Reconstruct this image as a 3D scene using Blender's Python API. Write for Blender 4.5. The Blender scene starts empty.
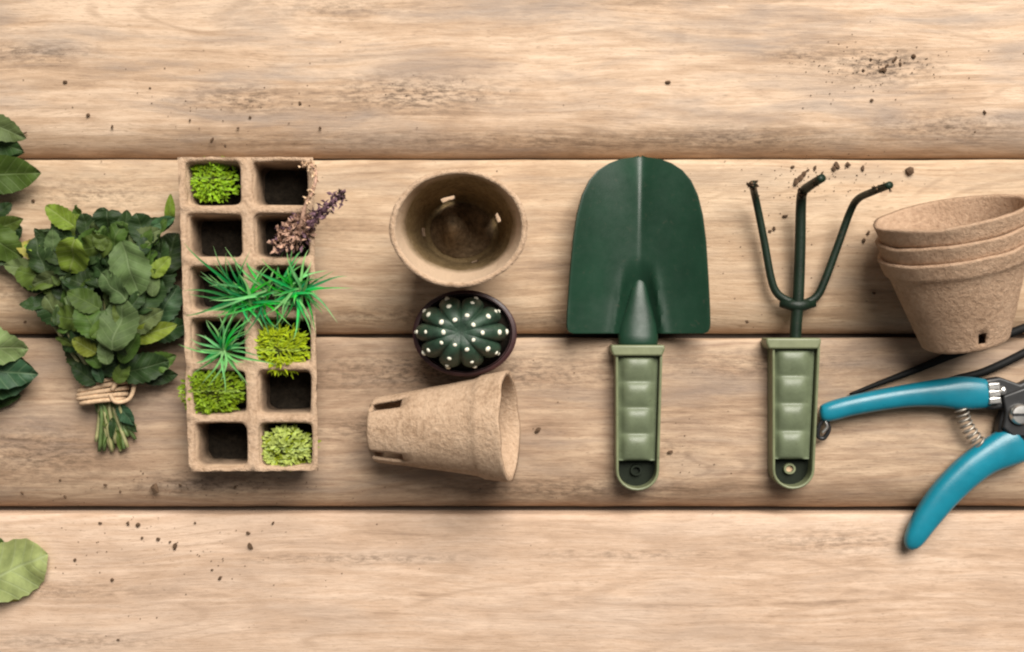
import bpy, bmesh, math, random
from mathutils import Vector, Matrix, noise
R = math.radians
random.seed(7)
S = 0.00075            # metres per picture pixel on the table top
CH = 1100.0            # camera height in the same pixel units
sc = bpy.context.scene

# ------------------------------------------------------------------ camera
cam_d = bpy.data.cameras.new('camera'); cam = bpy.data.objects.new('camera', cam_d)
sc.collection.objects.link(cam); sc.camera = cam
cam.location = (0, 0, CH * S)
cam_d.sensor_width = 36; cam_d.lens = 36 * CH / 1024
cam_d.clip_start = 0.01; cam_d.clip_end = 50

# ------------------------------------------------------------------ light
w = bpy.data.worlds.new('World'); sc.world = w; w.use_nodes = True
w.node_tree.nodes['Background'].inputs[0].default_value = (1.0, 0.97, 0.935, 1)
w.node_tree.nodes['Background'].inputs[1].default_value = 0.15
def area(name, loc, target, size, power, col):
    d = bpy.data.lights.new(name, 'AREA'); d.shape = 'SQUARE'; d.size = size
    d.energy = power; d.color = col
    o = bpy.data.objects.new(name, d); sc.collection.objects.link(o); o.location = loc
    o.rotation_euler = (Vector(target) - Vector(loc)).to_track_quat('-Z', 'Y').to_euler()
area('softbox', (0.95, 2.2, 3.0), (0, 0, 0), 2.5, 335, (1.0, 0.952, 0.88))
vs = sc.view_settings
vs.view_transform = 'Standard'; vs.look = 'None'; vs.exposure = 0.05; vs.gamma = 1.0
vs.use_curve_mapping = False
sc.cycles.filter_width = 2.2
sc.cycles.max_bounces = 8

# ------------------------------------------------------------------ helpers
C = sc.collection
def P(px, py, h=0.0):
    """picture pixel + height above the table -> position in pixel units"""
    k = (CH - h) / CH
    return Vector(((px - 512) * k, (326 - py) * k, h))
def meshdata(name, verts, faces, mats, smooth=True, fmat=None):
    me = bpy.data.meshes.new(name)
    me.from_pydata([(v[0]*S, v[1]*S, v[2]*S) for v in verts], [], faces)
    for m in (mats if isinstance(mats, (list, tuple)) else [mats]): me.materials.append(m)
    if fmat: me.polygons.foreach_set('material_index', fmat)
    if smooth: me.polygons.foreach_set('use_smooth', [True]*len(me.polygons))
    me.update(); return me
def link(name, me, parent=None, loc=(0, 0, 0), rot=None):
    o = bpy.data.objects.new(name, me); C.objects.link(o)
    if rot is not None: o.matrix_world = Matrix.Translation(Vector(loc)*S) @ rot.to_4x4()
    else: o.location = Vector(loc)*S
    if parent: o.parent = parent
    return o
def recalc(me):
    bm = bmesh.new(); bm.from_mesh(me); bmesh.ops.recalc_face_normals(bm, faces=bm.faces); bm.to_mesh(me); bm.free()
def part(name, vf, mat, parent, org=(0, 0, 0), smooth=True, bevel=0, auto=None):
    verts, faces = vf
    org = Vector(org)
    me = meshdata(name, [Vector(v) - org for v in verts], faces, mat, smooth)
    recalc(me)
    if auto: 
        me.set_sharp_from_angle(angle=R(auto))
    o = link(name, me, parent)
    if bevel:
        b = o.modifiers.new('b', 'BEVEL'); b.width = bevel*S; b.segments = 3; b.limit_method = 'ANGLE'; b.angle_limit = R(35)
    return o
def tag(o, label, cat, group=None):
    o['label'] = label; o['category'] = cat
    if group: o['group'] = group
    return o
def thing(name, org, label, cat, group=None):
    o = bpy.data.objects.new(name, None); C.objects.link(o); o.empty_display_size = 0.01
    o.location = Vector(org)*S
    return tag(o, label, cat, group)
def join(*vfs):
    V, F = [], []
    for v, f in vfs:
        n = len(V); V += list(v); F += [tuple(i+n for i in q) for q in f]
    return V, F
def tube(path, radii, n=10, flat=1.0, caps=True, power=2.0):
    """sweep along 3D path; radii single or list of r or (rw, rt)"""
    path = [Vector(p) for p in path]; V, F = [], []
    N = len(path)
    up = Vector((0, 0, 1))
    prev = None
    for i, p in enumerate(path):
        t = (path[min(i+1, N-1)] - path[max(i-1, 0)]).normalized()
        if prev is None:
            a = up.cross(t)
            if a.length < 1e-3: a = Vector((1, 0, 0))
            a.normalize()
        else:
            a = (prev - t*prev.dot(t)).normalized()
        prev = a
        b = t.cross(a)
        r = radii[i] if isinstance(radii, (list, tuple)) else radii
        rw, rt = r if isinstance(r, (list, tuple)) else (r, r*flat)
        for k in range(n):
            th = 2*math.pi*k/n; c, s = math.cos(th), math.sin(th)
            c = math.copysign(abs(c)**(2/power), c); s = math.copysign(abs(s)**(2/power), s)
            V.append(p + a*(c*rw) + b*(s*rt))
    for i in range(N-1):
        for k in range(n):
            F.append((i*n+k, i*n+(k+1) % n, (i+1)*n+(k+1) % n, (i+1)*n+k))
    if caps: F.append(tuple(range(n))[::-1]); F.append(tuple((N-1)*n+k for k in range(n)))
    return V, F
def smooth_path(pts, m=6):
    """Catmull-Rom through points (any dimension tuples)"""
    out = []; n = len(pts)
    for i in range(n-1):
        p0, p1, p2, p3 = pts[max(i-1, 0)], pts[i], pts[i+1], pts[min(i+2, n-1)]
        for j in range(m):
            t = j/m
            out.append(tuple(0.5*(2*b + (c-a)*t + (2*a-5*b+4*c-d)*t*t + (3*b-a-3*c+d)*t**3) for a, b, c, d in zip(p0, p1, p2, p3)))
    out.append(tuple(pts[-1])); return out
def lathe(prof, n=48, sx=1, sy=1, close=True):
    V, F = [], []
    for r, z in prof:
        for k in range(n):
            a = 2*math.pi*k/n; V.append(Vector((r*math.cos(a)*sx, r*math.sin(a)*sy, z)))
    for j in range(len(prof)-1):
        for k in range(n):
            F.append((j*n+k, j*n+(k+1) % n, (j+1)*n+(k+1) % n, (j+1)*n+k))
    if close: F.append(tuple(range(n))); F.append(tuple((len(prof)-1)*n+k for k in range(n)))
    return V, F
def shift(vf, d): d = Vector(d); return [Vector(v)+d for v in vf[0]], vf[1]
def boxvf(x0, x1, y0, y1, z0, z1):
    V = [(x, y, z) for z in (z0, z1) for y in (y0, y1) for x in (x0, x1)]
    return [Vector(v) for v in V], [(0, 2, 3, 1), (4, 5, 7, 6), (0, 1, 5, 4), (2, 6, 7, 3), (0, 4, 6, 2), (1, 3, 7, 5)]
def prism(poly, z0, z1):
    n = len(poly)
    V = [Vector((p[0], p[1], z0)) for p in poly] + [Vector((p[0], p[1], z1)) for p in poly]
    F = [tuple(range(n))[::-1], tuple(range(n, 2*n))] + [(i, (i+1) % n, n+(i+1) % n, n+i) for i in range(n)]
    return V, F
def ringprism(outer, inner, z0, z1):
    n = len(outer)
    V = [Vector((p[0], p[1], z)) for z in (z0, z1) for p in outer] + [Vector((p[0], p[1], z)) for z in (z0, z1) for p in inner]
    F = []
    for i in range(n):
        j = (i+1) % n
        F += [(i, j, n+j, n+i), (2*n+j, 2*n+i, 3*n+i, 3*n+j), (n+i, n+j, 3*n+j, 3*n+i), (j, i, 2*n+i, 2*n+j)]
    return V, F

# ------------------------------------------------------------------ materials
def newmat(name):
    m = bpy.data.materials.new(name); m.use_nodes = True
    return m, m.node_tree.nodes, m.node_tree.links, m.node_tree.nodes['Principled BSDF']
def nd(nodes, typ, **kw):
    n = nodes.new(typ)
    for k, v in kw.items():
        if isinstance(k, str) and hasattr(n, k): setattr(n, k, v)
        else: n.inputs[k.replace('_', ' ')].default_value = v
    return n
def ramp(nodes, stops):
    r = nodes.new('ShaderNodeValToRGB'); e = r.color_ramp.elements
    e[0].position, e[0].color = stops[0][0], (*stops[0][1], 1)
    e[1].position, e[1].color = stops[-1][0], (*stops[-1][1], 1)
    for p, c in stops[1:-1]:
        x = e.new(p); x.color = (*c, 1)
    return r
def mix(nodes, links, fac, a, b, mode='MIX'):
    m = nodes.new('ShaderNodeMix'); m.data_type = 'RGBA'; m.blend_type = mode
    for s, v in ((m.inputs[0], fac), (m.inputs[6], a), (m.inputs[7], b)):
        if hasattr(v, 'is_linked') or hasattr(v, 'links'): links.new(v, s)
        elif isinstance(v, (tuple, list)): s.default_value = (*v, 1)
        else: s.default_value = v
    return m.outputs[2]
def math_(nodes, links, op, a, b=0.5, clamp=False):
    m = nodes.new('ShaderNodeMath'); m.operation = op; m.use_clamp = clamp
    for s, v in ((m.inputs[0], a), (m.inputs[1], b)):
        if hasattr(v, 'links'): links.new(v, s)
        else: s.default_value = v
    return m.outputs[0]
def noise_(nodes, links, vec, scale, detail=4, rough=0.55, dist=0.0):
    n = nodes.new('ShaderNodeTexNoise'); links.new(vec, n.inputs['Vector'])
    n.inputs['Scale'].default_value = scale; n.inputs['Detail'].default_value = detail
    n.inputs['Roughness'].default_value = rough; n.inputs['Distortion'].default_value = dist
    return n.outputs['Fac']
def mapping(nodes, links, vec, scale=(1, 1, 1), loc=(0, 0, 0), rot=(0, 0, 0)):
    m = nodes.new('ShaderNodeMapping'); links.new(vec, m.inputs['Vector'])
    m.inputs['Scale'].default_value = scale; m.inputs['Location'].default_value = loc; m.inputs['Rotation'].default_value = rot
    return m.outputs['Vector']

def wood(name, seed, light, mid, dark, grey, grey_amt, marks=()):
    m, N, L, b = newmat(name)
    tc = N.new('ShaderNodeTexCoord')
    px = mapping(N, L, tc.outputs['Object'], (1/S, 1/S, 1/S), (seed*371.3, seed*97.7, seed*13.1))   # pixel units
    # slow meander of the grain
    wob = noise_(N, L, mapping(N, L, px, (.0028, .010, .01)), 1, 3, .5)
    sub = N.new('ShaderNodeVectorMath'); sub.operation = 'MULTIPLY_ADD'
    comb = N.new('ShaderNodeCombineXYZ'); L.new(math_(N, L, 'MULTIPLY', math_(N, L, 'SUBTRACT', wob, .5), 34), comb.inputs[1])
    add = N.new('ShaderNodeVectorMath'); add.operation = 'ADD'; L.new(px, add.inputs[0]); L.new(comb.outputs[0], add.inputs[1])
    g = add.outputs[0]
    rings = noise_(N, L, mapping(N, L, g, (.0013, .022, .02)), 1, 2, .45, .25)
    band = math_(N, L, 'SINE', math_(N, L, 'MULTIPLY', rings, 60), 0)
    band = math_(N, L, 'MULTIPLY_ADD', band, .5); 
    fine = noise_(N, L, mapping(N, L, g, (.012, .24, .2)), 1, 6, .68)
    fibre = noise_(N, L, mapping(N, L, g, (.075, .62, .6)), 1, 4, .68)
    mott = noise_(N, L, mapping(N, L, px, (.030, .10, .1), (7, 1, 3)), 1, 5, .7, .3)
    broad = noise_(N, L, mapping(N, L, px, (.0035, .017, .01), (5, 3, 0)), 1, 3, .55, .5)
    col = ramp(N, [(.33, dark), (.49, mid), (.66, light), (.95, tuple(x*1.06 for x in light))])
    f = math_(N, L, 'MULTIPLY_ADD', fine, .50)
    f.node.inputs[2].default_value = .04
    f1 = math_(N, L, 'MULTIPLY_ADD', math_(N, L, 'SUBTRACT', mott, .5), .34); L.new(f, f1.node.inputs[2])
    f2 = math_(N, L, 'MULTIPLY_ADD', broad, .46); L.new(f1, f2.node.inputs[2])
    f3 = math_(N, L, 'MULTIPLY_ADD', band, .09); L.new(f2, f3.node.inputs[2])
    L.new(f3, col.inputs[0])
    c = col.outputs[0]
    # thin dark pores / fibres
    por = ramp(N, [(.34, (1, 1, 1)), (.47, (0, 0, 0))]); L.new(fibre, por.inputs[0])
    c = mix(N, L, math_(N, L, 'MULTIPLY', por.outputs[0], .36), c, tuple(x*.62 for x in mid))
    # blotchy brown figure, and fine crisp dashes
    blo = ramp(N, [(.44, (0, 0, 0)), (.66, (1, 1, 1))]); L.new(noise_(N, L, mapping(N, L, px, (.0065, .018, .02), (31, 12, 5)), 1, 5, .6, .8), blo.inputs[0])
    c = mix(N, L, math_(N, L, 'MULTIPLY', blo.outputs[0], .48), c, tuple(a_*.55 + b_*.45 for a_, b_ in zip(mid, dark)))
    das = ramp(N, [(.30, (1, 1, 1)), (.40, (0, 0, 0))]); L.new(noise_(N, L, mapping(N, L, g, (.11, .80, .6), (3, 44, 2)), 1, 3, .6), das.inputs[0])
    c = mix(N, L, math_(N, L, 'MULTIPLY', das.outputs[0], .55), c, dark)
    # growth lines: thin contours of a slow field
    fld = noise_(N, L, mapping(N, L, px, (.0022, .011, .01), (17, 6, 2)), 1, 2, .4, .35)
    gl = math_(N, L, 'SINE', math_(N, L, 'MULTIPLY_ADD', fld, 95), 0); 
    glr = ramp(N, [(.62, (0, 0, 0)), (1.0, (1, 1, 1))]); L.new(gl, glr.inputs[0])
    brk = ramp(N, [(.42, (0, 0, 0)), (.6, (1, 1, 1))]); L.new(noise_(N, L, mapping(N, L, px, (.007, .03, .03), (1, 61, 8)), 1, 4, .6), brk.inputs[0])
    c = mix(N, L, math_(N, L, 'MULTIPLY', math_(N, L, 'MULTIPLY', glr.outputs[0], brk.outputs[0]), .5), c, tuple(a_*.4 + b_*.6 for a_, b_ in zip(mid, dark)))
    # greyed weathered patches
    gr = ramp(N, [(.48, (0, 0, 0)), (.72, (1, 1, 1))]); L.new(noise_(N, L, mapping(N, L, g, (.006, .035, .02), (9, 2, 1)), 1, 4, .6, .4), gr.inputs[0])
    c = mix(N, L, math_(N, L, 'MULTIPLY', gr.outputs[0], grey_amt), c, grey)
    # mottled pale scuffs
    sc_ = ramp(N, [(.56, (0, 0, 0)), (.75, (1, 1, 1))]); L.new(noise_(N, L, mapping(N, L, px, (.018, .07, .05), (2, 8, 4)), 1, 5, .65), sc_.inputs[0])
    c = mix(N, L, math_(N, L, 'MULTIPLY', sc_.outputs[0], .35), c, tuple(min(.8, x*1.25) for x in light))
    # knots and streak stains: (x, y, rx, ry, strength) in plank pixel units from its centre
    base = mapping(N, L, tc.outputs['Object'], (1/S, 1/S, 1/S))
    for (mx, my, rx, ry, st) in marks:
        mv = mapping(N, L, base, (1/rx, 1/ry, 0), (-mx/rx, -my/ry, 0))
        ln = N.new('ShaderNodeVectorMath'); ln.operation = 'LENGTH'; L.new(mv, ln.inputs[0])
        fall = math_(N, L, 'SUBTRACT', 1.0, ln.outputs['Value'], True)
        nz = ramp(N, [(.44, (0, 0, 0)), (.60, (1, 1, 1))]); L.new(noise_(N, L, mapping(N, L, g, (.09, .26, .1), (mx, my, 0)), 1, 6, .75), nz.inputs[0])
        fac = math_(N, L, 'MULTIPLY', math_(N, L, 'MULTIPLY', fall, nz.outputs[0]), st*.6, True)
        c = mix(N, L, fac, c, tuple(x*.42 for x in dark))
    L.new(c, b.inputs['Base Color'])
    b.inputs['Roughness'].default_value = .62; b.inputs['Specular IOR Level'].default_value = .3
    bp = N.new('ShaderNodeBump'); bp.inputs['Strength'].default_value = .42; bp.inputs['Distance'].default_value = .0013
    hh = math_(N, L, 'ADD', fine, math_(N, L, 'MULTIPLY', fibre, .6)); L.new(hh, bp.inputs['Height']); L.new(bp.outputs[0], b.inputs['Normal'])
    return m

def pulp(name, a, bcol, dk, rough=.95, pale_rim=None, lean=.62):
    m, N, L, b = newmat(name)
    tc = N.new('ShaderNodeTexCoord'); px = mapping(N, L, tc.outputs['Object'], (1/S,)*3)
    n1 = noise_(N, L, px, .22, 5, .65); n2 = noise_(N, L, mapping(N, L, px, (1, 1, 1), (40, 3, 9)), .035, 3, .5); n3 = noise_(N, L, px, .75, 3, .7)
    c = ramp(N, [(.3, dk), (.48, bcol), (.68, a)])
    s = math_(N, L, 'ADD', math_(N, L, 'MULTIPLY', n1, .6), math_(N, L, 'MULTIPLY', n2, .4)); L.new(s, c.inputs[0])
    sp = ramp(N, [(.30, (1, 1, 1)), (.38, (0, 0, 0))]); L.new(n3, sp.inputs[0])
    out = mix(N, L, math_(N, L, 'MULTIPLY', sp.outputs[0], .7), c.outputs[0], tuple(x*.4 for x in dk))
    if pale_rim:      # paler towards the rim; lean paints a lit lower and shaded upper wall
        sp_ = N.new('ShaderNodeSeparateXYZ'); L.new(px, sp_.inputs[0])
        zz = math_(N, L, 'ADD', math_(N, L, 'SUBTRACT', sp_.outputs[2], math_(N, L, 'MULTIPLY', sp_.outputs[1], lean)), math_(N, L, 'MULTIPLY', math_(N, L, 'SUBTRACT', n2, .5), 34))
        mr = N.new('ShaderNodeMapRange'); mr.inputs[1].default_value = pale_rim[1]; mr.inputs[2].default_value = pale_rim[2]; L.new(zz, mr.inputs[0])
        out = mix(N, L, mr.outputs[0], out, pale_rim[0])
    L.new(out, b.inputs['Base Color'])
    b.inputs['Roughness'].default_value = rough; b.inputs['Specular IOR Level'].default_value = .12
    bp = N.new('ShaderNodeBump'); bp.inputs['Strength'].default_value = .9; bp.inputs['Distance'].default_value = .002
    L.new(math_(N, L, 'ADD', n1, math_(N, L, 'MULTIPLY', n3, .5)), bp.inputs['Height']); L.new(bp.outputs[0], b.inputs['Normal'])
    return m

def plain(name, col, rough=.5, metal=0.0, var=.15, bump=.0, spec=.5, scale=.08, wear=None):
    m, N, L, b = newmat(name)
    tc = N.new('ShaderNodeTexCoord'); px = mapping(N, L, tc.outputs['Object'], (1/S,)*3)
    n = noise_(N, L, px, scale, 5, .6)
    c = ramp(N, [(.3, tuple(x*(1-var) for x in col)), (.7, tuple(min(1, x*(1+var)) for x in col))]); L.new(n, c.inputs[0])
    out = c.outputs[0]
    if wear:
        wr = ramp(N, [(.60, (0, 0, 0)), (.70, (1, 1, 1))]); L.new(noise_(N, L, px, .16, 6, .7, .5), wr.inputs[0])
        out = mix(N, L, math_(N, L, 'MULTIPLY', wr.outputs[0], wear[1]), out, wear[0])
    L.new(out, b.inputs['Base Color'])
    rr = N.new('ShaderNodeMapRange'); rr.inputs[3].default_value = max(.02, rough-.1); rr.inputs[4].default_value = min(1, rough+.14)
    L.new(noise_(N, L, px, .12, 5, .6), rr.inputs[0]); L.new(rr.outputs[0], b.inputs['Roughness'])
    b.inputs['Metallic'].default_value = metal; b.inputs['Specular IOR Level'].default_value = spec
    if bump:
        bp = N.new('ShaderNodeBump'); bp.inputs['Strength'].default_value = bump; bp.inputs['Distance'].default_value = .001
        L.new(noise_(N, L, px, .5, 4, .6), bp.inputs['Height']); L.new(bp.outputs[0], b.inputs['Normal'])
    return m

def leafmat(name, col, vein, rough=.45, trans=.22, tip=0.0):
    m, N, L, b = newmat(name)
    tc = N.new('ShaderNodeTexCoord'); oi = N.new('ShaderNodeObjectInfo')
    sep = N.new('ShaderNodeSeparateXYZ'); L.new(tc.outputs['Generated'], sep.inputs[0])
    ay = math_(N, L, 'ABSOLUTE', math_(N, L, 'SUBTRACT', sep.outputs[1], .5), 0)
    mid = ramp(N, [(.0, (1, 1, 1)), (.035, (0, 0, 0))]); L.new(ay, mid.inputs[0])
    side = math_(N, L, 'SINE', math_(N, L, 'MULTIPLY', math_(N, L, 'SUBTRACT', sep.outputs[0], math_(N, L, 'MULTIPLY', ay, .55)), 44), 0)
    sr = ramp(N, [(.82, (0, 0, 0)), (1.0, (1, 1, 1))]); L.new(side, sr.inputs[0])
    v = math_(N, L, 'MAXIMUM', mid.outputs[0], math_(N, L, 'MULTIPLY', sr.outputs[0], .55))
    px = mapping(N, L, tc.outputs['Object'], (1/S,)*3)
    n = noise_(N, L, px, .09, 4, .6)
    c = ramp(N, [(.3, tuple(x*.72 for x in col)), (.7, tuple(x*1.3 for x in col))]); L.new(n, c.inputs[0])
    hs = N.new('ShaderNodeHueSaturation'); L.new(c.outputs[0], hs.inputs['Color']); hs.inputs['Saturation'].default_value = 1.12
    mr = N.new('ShaderNodeMapRange'); mr.inputs[3].default_value = .462; mr.inputs[4].default_value = .507; L.new(oi.outputs['Random'], mr.inputs[0]); L.new(mr.outputs[0], hs.inputs['Hue'])
    mv = N.new('ShaderNodeMapRange'); mv.inputs[3].default_value = .75; mv.inputs[4].default_value = 1.3; L.new(math_(N, L, 'FRACT', math_(N, L, 'MULTIPLY', oi.outputs['Random'], 7.3), 0), mv.inputs[0]); L.new(mv.outputs[0], hs.inputs['Value'])
    cc = mix(N, L, math_(N, L, 'MULTIPLY', v, .6), hs.outputs[0], vein)
    if tip:     # pale base, bleached tip
        tr_ = ramp(N, [(.0, (.6, .6, .6)), (.22, (0, 0, 0)), (.6, (.1, .1, .1)), (1.0, (1, 1, 1))]); L.new(sep.outputs[0], tr_.inputs[0])
        cc = mix(N, L, math_(N, L, 'MULTIPLY', tr_.outputs[0], tip), cc, (.36, .52, .22))
    L.new(cc, b.inputs['Base Color']); b.inputs['Roughness'].default_value = rough+.10; b.inputs['Specular IOR Level'].default_value = .2
    tr = N.new('ShaderNodeBsdfTranslucent'); L.new(cc, tr.inputs[0])
    ms = N.new('ShaderNodeMixShader'); ms.inputs[0].default_value = trans
    L.new(b.outputs[0], ms.inputs[1]); L.new(tr.outputs[0], ms.inputs[2]); L.new(ms.outputs[0], N['Material Output'].inputs[0])
    bp = N.new('ShaderNodeBump'); bp.inputs['Strength'].default_value = .4; bp.inputs['Distance'].default_value = .001; bp.invert = True
    L.new(math_(N, L, 'ADD', v, math_(N, L, 'MULTIPLY', n, .8)), bp.inputs['Height']); L.new(bp.outputs[0], b.inputs['Normal'])
    return m

M = {}
M['w0'] = wood('board_wood_a', 1.0, (.575, .425, .305), (.44, .30, .198), (.21, .135, .085), (.265, .212, .178), .8,
               [(368, 2, 80, 26, 2.2), (290, 12, 60, 16, 1.2), (-100, -26, 130, 28, 1.8), (-270, -32, 90, 22, 1.5), (440, -58, 110, 22, 1.4), (230, -70, 160, 16, 1.2), (-480, 15, 90, 16, 1.3), (0, -72, 500, 14, .9), (-180, 60, 120, 16, .8)])
M['w1'] = wood('board_wood_b', 2.3, (.565, .415, .28), (.43, .29, .182), (.225, .14, .082), (.30, .23, .175), .5,
               [(-420, 52, 120, 25, 1.1), (390, 10, 60, 20, .8), (-130, -70, 120, 14, 1.1), (60, -74, 200, 12, .8), (-180, 20, 80, 20, .7), (-470, -40, 120, 30, 1.2)])
M['w2'] = wood('board_wood_c', 3.9, (.49, .35, .238), (.335, .22, .142), (.145, .09, .056), (.235, .18, .145), .65,
               [(-60, 52, 220, 30, 1.6), (-130, -5, 90, 22, 1.3), (-480, -30, 130, 44, 1.2), (60, -66, 240, 18, 1.1), (150, -25, 60, 16, .9), (-300, -60, 130, 20, 1.3), (250, 60, 160, 22, .9), (-380, 40, 90, 26, 1.1)])
M['w3'] = wood('board_wood_d', 5.2, (.615, .455, .34), (.50, .345, .24), (.28, .18, .118), (.37, .285, .23), .35,
               [(330, 60, 140, 20, 1.0), (-480, 10, 160, 14, 1.0), (-150, 42, 160, 8, 1.2), (120, 46, 130, 8, 1.0), (-440, -40, 140, 12, 1.0)])
M['under'] = plain('shadow_gap_wood', (.05, .035, .025), .9)
M['peat'] = pulp('peat_pulp', (.595, .43, .30), (.485, .335, .225), (.28, .18, .11))
M['peat_cell'] = pulp('peat_pulp_dark_bottom', (.10, .07, .045), (.06, .04, .026), (.03, .02, .012), pale_rim=((.50, .35, .235), 14, 40), lean=0.0)  # pulp colour darkens towards the cell bottom
M['peat_dark'] = pulp('peat_pulp_damp_and_light', (.29, .205, .105), (.20, .137, .066), (.09, .06, .03), pale_rim=((.58, .425, .295), 66, 92))  # damp brown; the pale lower wall is light painted into the colour
M['peat_stack'] = pulp('peat_pulp_fresh', (.53, .37, .255), (.43, .285, .19), (.27, .17, .105))
M['soil'] = plain('potting_soil', (.012, .009, .006), .95, var=.5, bump=.9, spec=.1, scale=.25)
M['heap'] = plain('dry_soil', (.17, .115, .066), .95, var=.5, bump=.9, spec=.1, scale=.2)
M['crumb'] = plain('soil_crumb', (.105, .065, .04), .9, var=.4, bump=.5, spec=.1, scale=.3)
M['enamel'] = plain('dark_green_enamel', (.007, .031, .016), .38, var=.2, bump=.05, spec=.38, scale=.02, wear=((.042, .045, .030), .5))
M['tine'] = plain('dark_green_tine', (.007, .017, .009), .45, var=.3, bump=.2, spec=.3, scale=.05, wear=((.045, .03, .018), .7))
M['grip'] = plain('olive_plastic', (.165, .182, .098), .42, var=.15, bump=.1, scale=.06, wear=((.06, .06, .03), .6))
M['grip_pad'] = plain('sage_plastic', (.118, .142, .082), .42, var=.15, bump=.15, scale=.08, wear=((.07, .075, .04), .6))
M['grip_dark'] = plain('dark_olive_plastic', (.008, .012, .006), .6, var=.25, bump=.1, spec=.2)
M['teal'] = plain('teal_plastic', (.005, .165, .235), .30, var=.12, bump=.08, scale=.04, wear=((.012, .21, .27), .35))
M['black'] = plain('black_plastic', (.012, .012, .013), .45, var=.2, bump=.1)
M['blackrod'] = plain('black_rod', (.007, .007, .007), .6, var=.2, bump=.1, spec=.15)
M['steel'] = plain('silver_steel', (.72, .70, .67), .3, 1.0, var=.1, bump=.05)
M['dull_steel'] = plain('dull_steel', (.40, .36, .31), .5, .8, var=.3, bump=.2, wear=((.12, .07, .04), .6))
M['maroon'] = plain('maroon_plastic', (.035, .010, .010), .4, var=.2)
M['twine'] = plain('jute_twine', (.60, .42, .27), .9, var=.25, bump=.6, spec=.1, scale=.3)
M['cactus'] = plain('cactus_skin', (.017, .042, .024), .5, var=.45, bump=.3, scale=.12, wear=((.07, .11, .065), .7))
M['wool'] = plain('areole_wool', (.78, .75, .62), .9, var=.1, bump=.4)
M['leaf_light'] = leafmat('leaf_light', (.165, .235, .05), (.30, .35, .13), trans=.3)
M['leaf_yellow'] = leafmat('leaf_yellow', (.36, .34, .10), (.46, .44, .2), trans=.3)
M['leaf_pale'] = leafmat('leaf_pale', (.22, .29, .13), (.36, .42, .23), .5, .3)
M['leaf_mid'] = leafmat('leaf_mid', (.058, .100, .026), (.13, .18, .06))
M['leaf_grey'] = leafmat('leaf_grey', (.090, .132, .056), (.18, .235, .11), .5)
M['leaf_dark'] = leafmat('leaf_dark', (.020, .040, .014), (.07, .10, .04), .42, .12)
M['leaf_teal'] = leafmat('leaf_teal', (.040, .085, .045), (.13, .19, .10), .4, .12)
M['stem'] = plain('green_stem', (.10, .15, .045), .55, var=.35, scale=.1)
M['stem_pale'] = plain('pale_stem', (.26, .25, .11), .55, var=.3, scale=.1)
M['spike'] = leafmat('spiky_emerald', (.022, .33, .085), (.10, .50, .19), .35, .25, .7)
M['spike_dark'] = leafmat('spiky_dark', (.012, .13, .045), (.05, .25, .10), .35, .2, .5)
M['spike_pale'] = leafmat('spiky_mint', (.15, .42, .17), (.36, .60, .36), .35, .3, .7)
M['moss_a'] = leafmat('moss_green', (.27, .42, .06), (.40, .54, .14), .6, .25)
M['moss_b'] = leafmat('moss_yellow', (.25, .36, .045), (.38, .46, .11), .6, .25)
M['moss_c'] = leafmat('moss_lime', (.44, .62, .20), (.56, .70, .32), .6, .25)
M['moss_d'] = plain('moss_core', (.05, .06, .012), .9, var=.5, bump=.8, spec=.1, scale=.25)
M['pinkbract'] = plain('dusty_pink_bract', (.40, .24, .17), .7, var=.45, scale=.3)
M['purple'] = plain('dull_purple_bract', (.16, .085, .11), .7, var=.4, scale=.3)
M['darktip'] = plain('dark_bud', (.05, .025, .02), .8, var=.3)

# ------------------------------------------------------------------ the table boards
tb = part('tabletop', boxvf(-760, 760, -620, 620, -46, -26), M['under'], None, smooth=False)
tb['kind'] = 'structure'
gaps = [-21, 157, 336, 512, 690]
def plank(y0, y1, mat, off):
    hgt = (y1-y0)
    prof = [(-.5*hgt+2.2, -26), (-.5*hgt+2.3, -22), (-.5*hgt+3.2, -18.5), (-.5*hgt+5.5, -15), (-.5*hgt+10, -10.4), (-.5*hgt+17, -5.8), (-.5*hgt+26, -2.0), (-.5*hgt+36, -.35)]
    prof += [(-.5*hgt+36+(hgt-54)*t/5, 0) for t in (1, 2, 3, 4)]
    prof += [(.5*hgt-18, 0), (.5*hgt-10, -.3), (.5*hgt-5, -1.1), (.5*hgt-2.6, -2.6), (.5*hgt-2.0, -6), (.5*hgt-2.4, -26)]
    V, F = [], []
    nx = 120; m = len(prof)
    for i in range(nx+1):
        x = -760 + 1520*i/nx
        for j, (y, z) in enumerate(prof):
            q = noise.noise(Vector((x*.008+off, y*.02, off)))
            q2 = noise.noise(Vector((x*.03+off, j*2.0, off+4)))
            edge = 1 if j in (1, 2, 3, m-4, m-3, m-2) else 0
            V.append(Vector((x, y + edge*(q*1.0+q2*.6), z + (q*.5 - .3 if z > -5 else 0) - .2)))
    for i in range(nx):
        for j in range(m-1):
            F.append((i*m+j, i*m+j+1, (i+1)*m+j+1, (i+1)*m+j))
    F.append(tuple(range(m))); F.append(tuple(nx*m+j for j in range(m)))
    me = meshdata('plank', V, F, mat); recalc(me)
    o = link('plank', me, tb, (0, 326-(y0+y1)/2, 0)); return o
plank(-199, -21, M['w2'], 11.1)
plank(-21, 157, M['w0'], 1.7)
plank(157, 336, M['w1'], 4.2)
plank(336, 512, M['w2'], 6.9)
plank(512, 690, M['w3'], 9.3)
plank(690, 868, M['w1'], 15.3)

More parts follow.
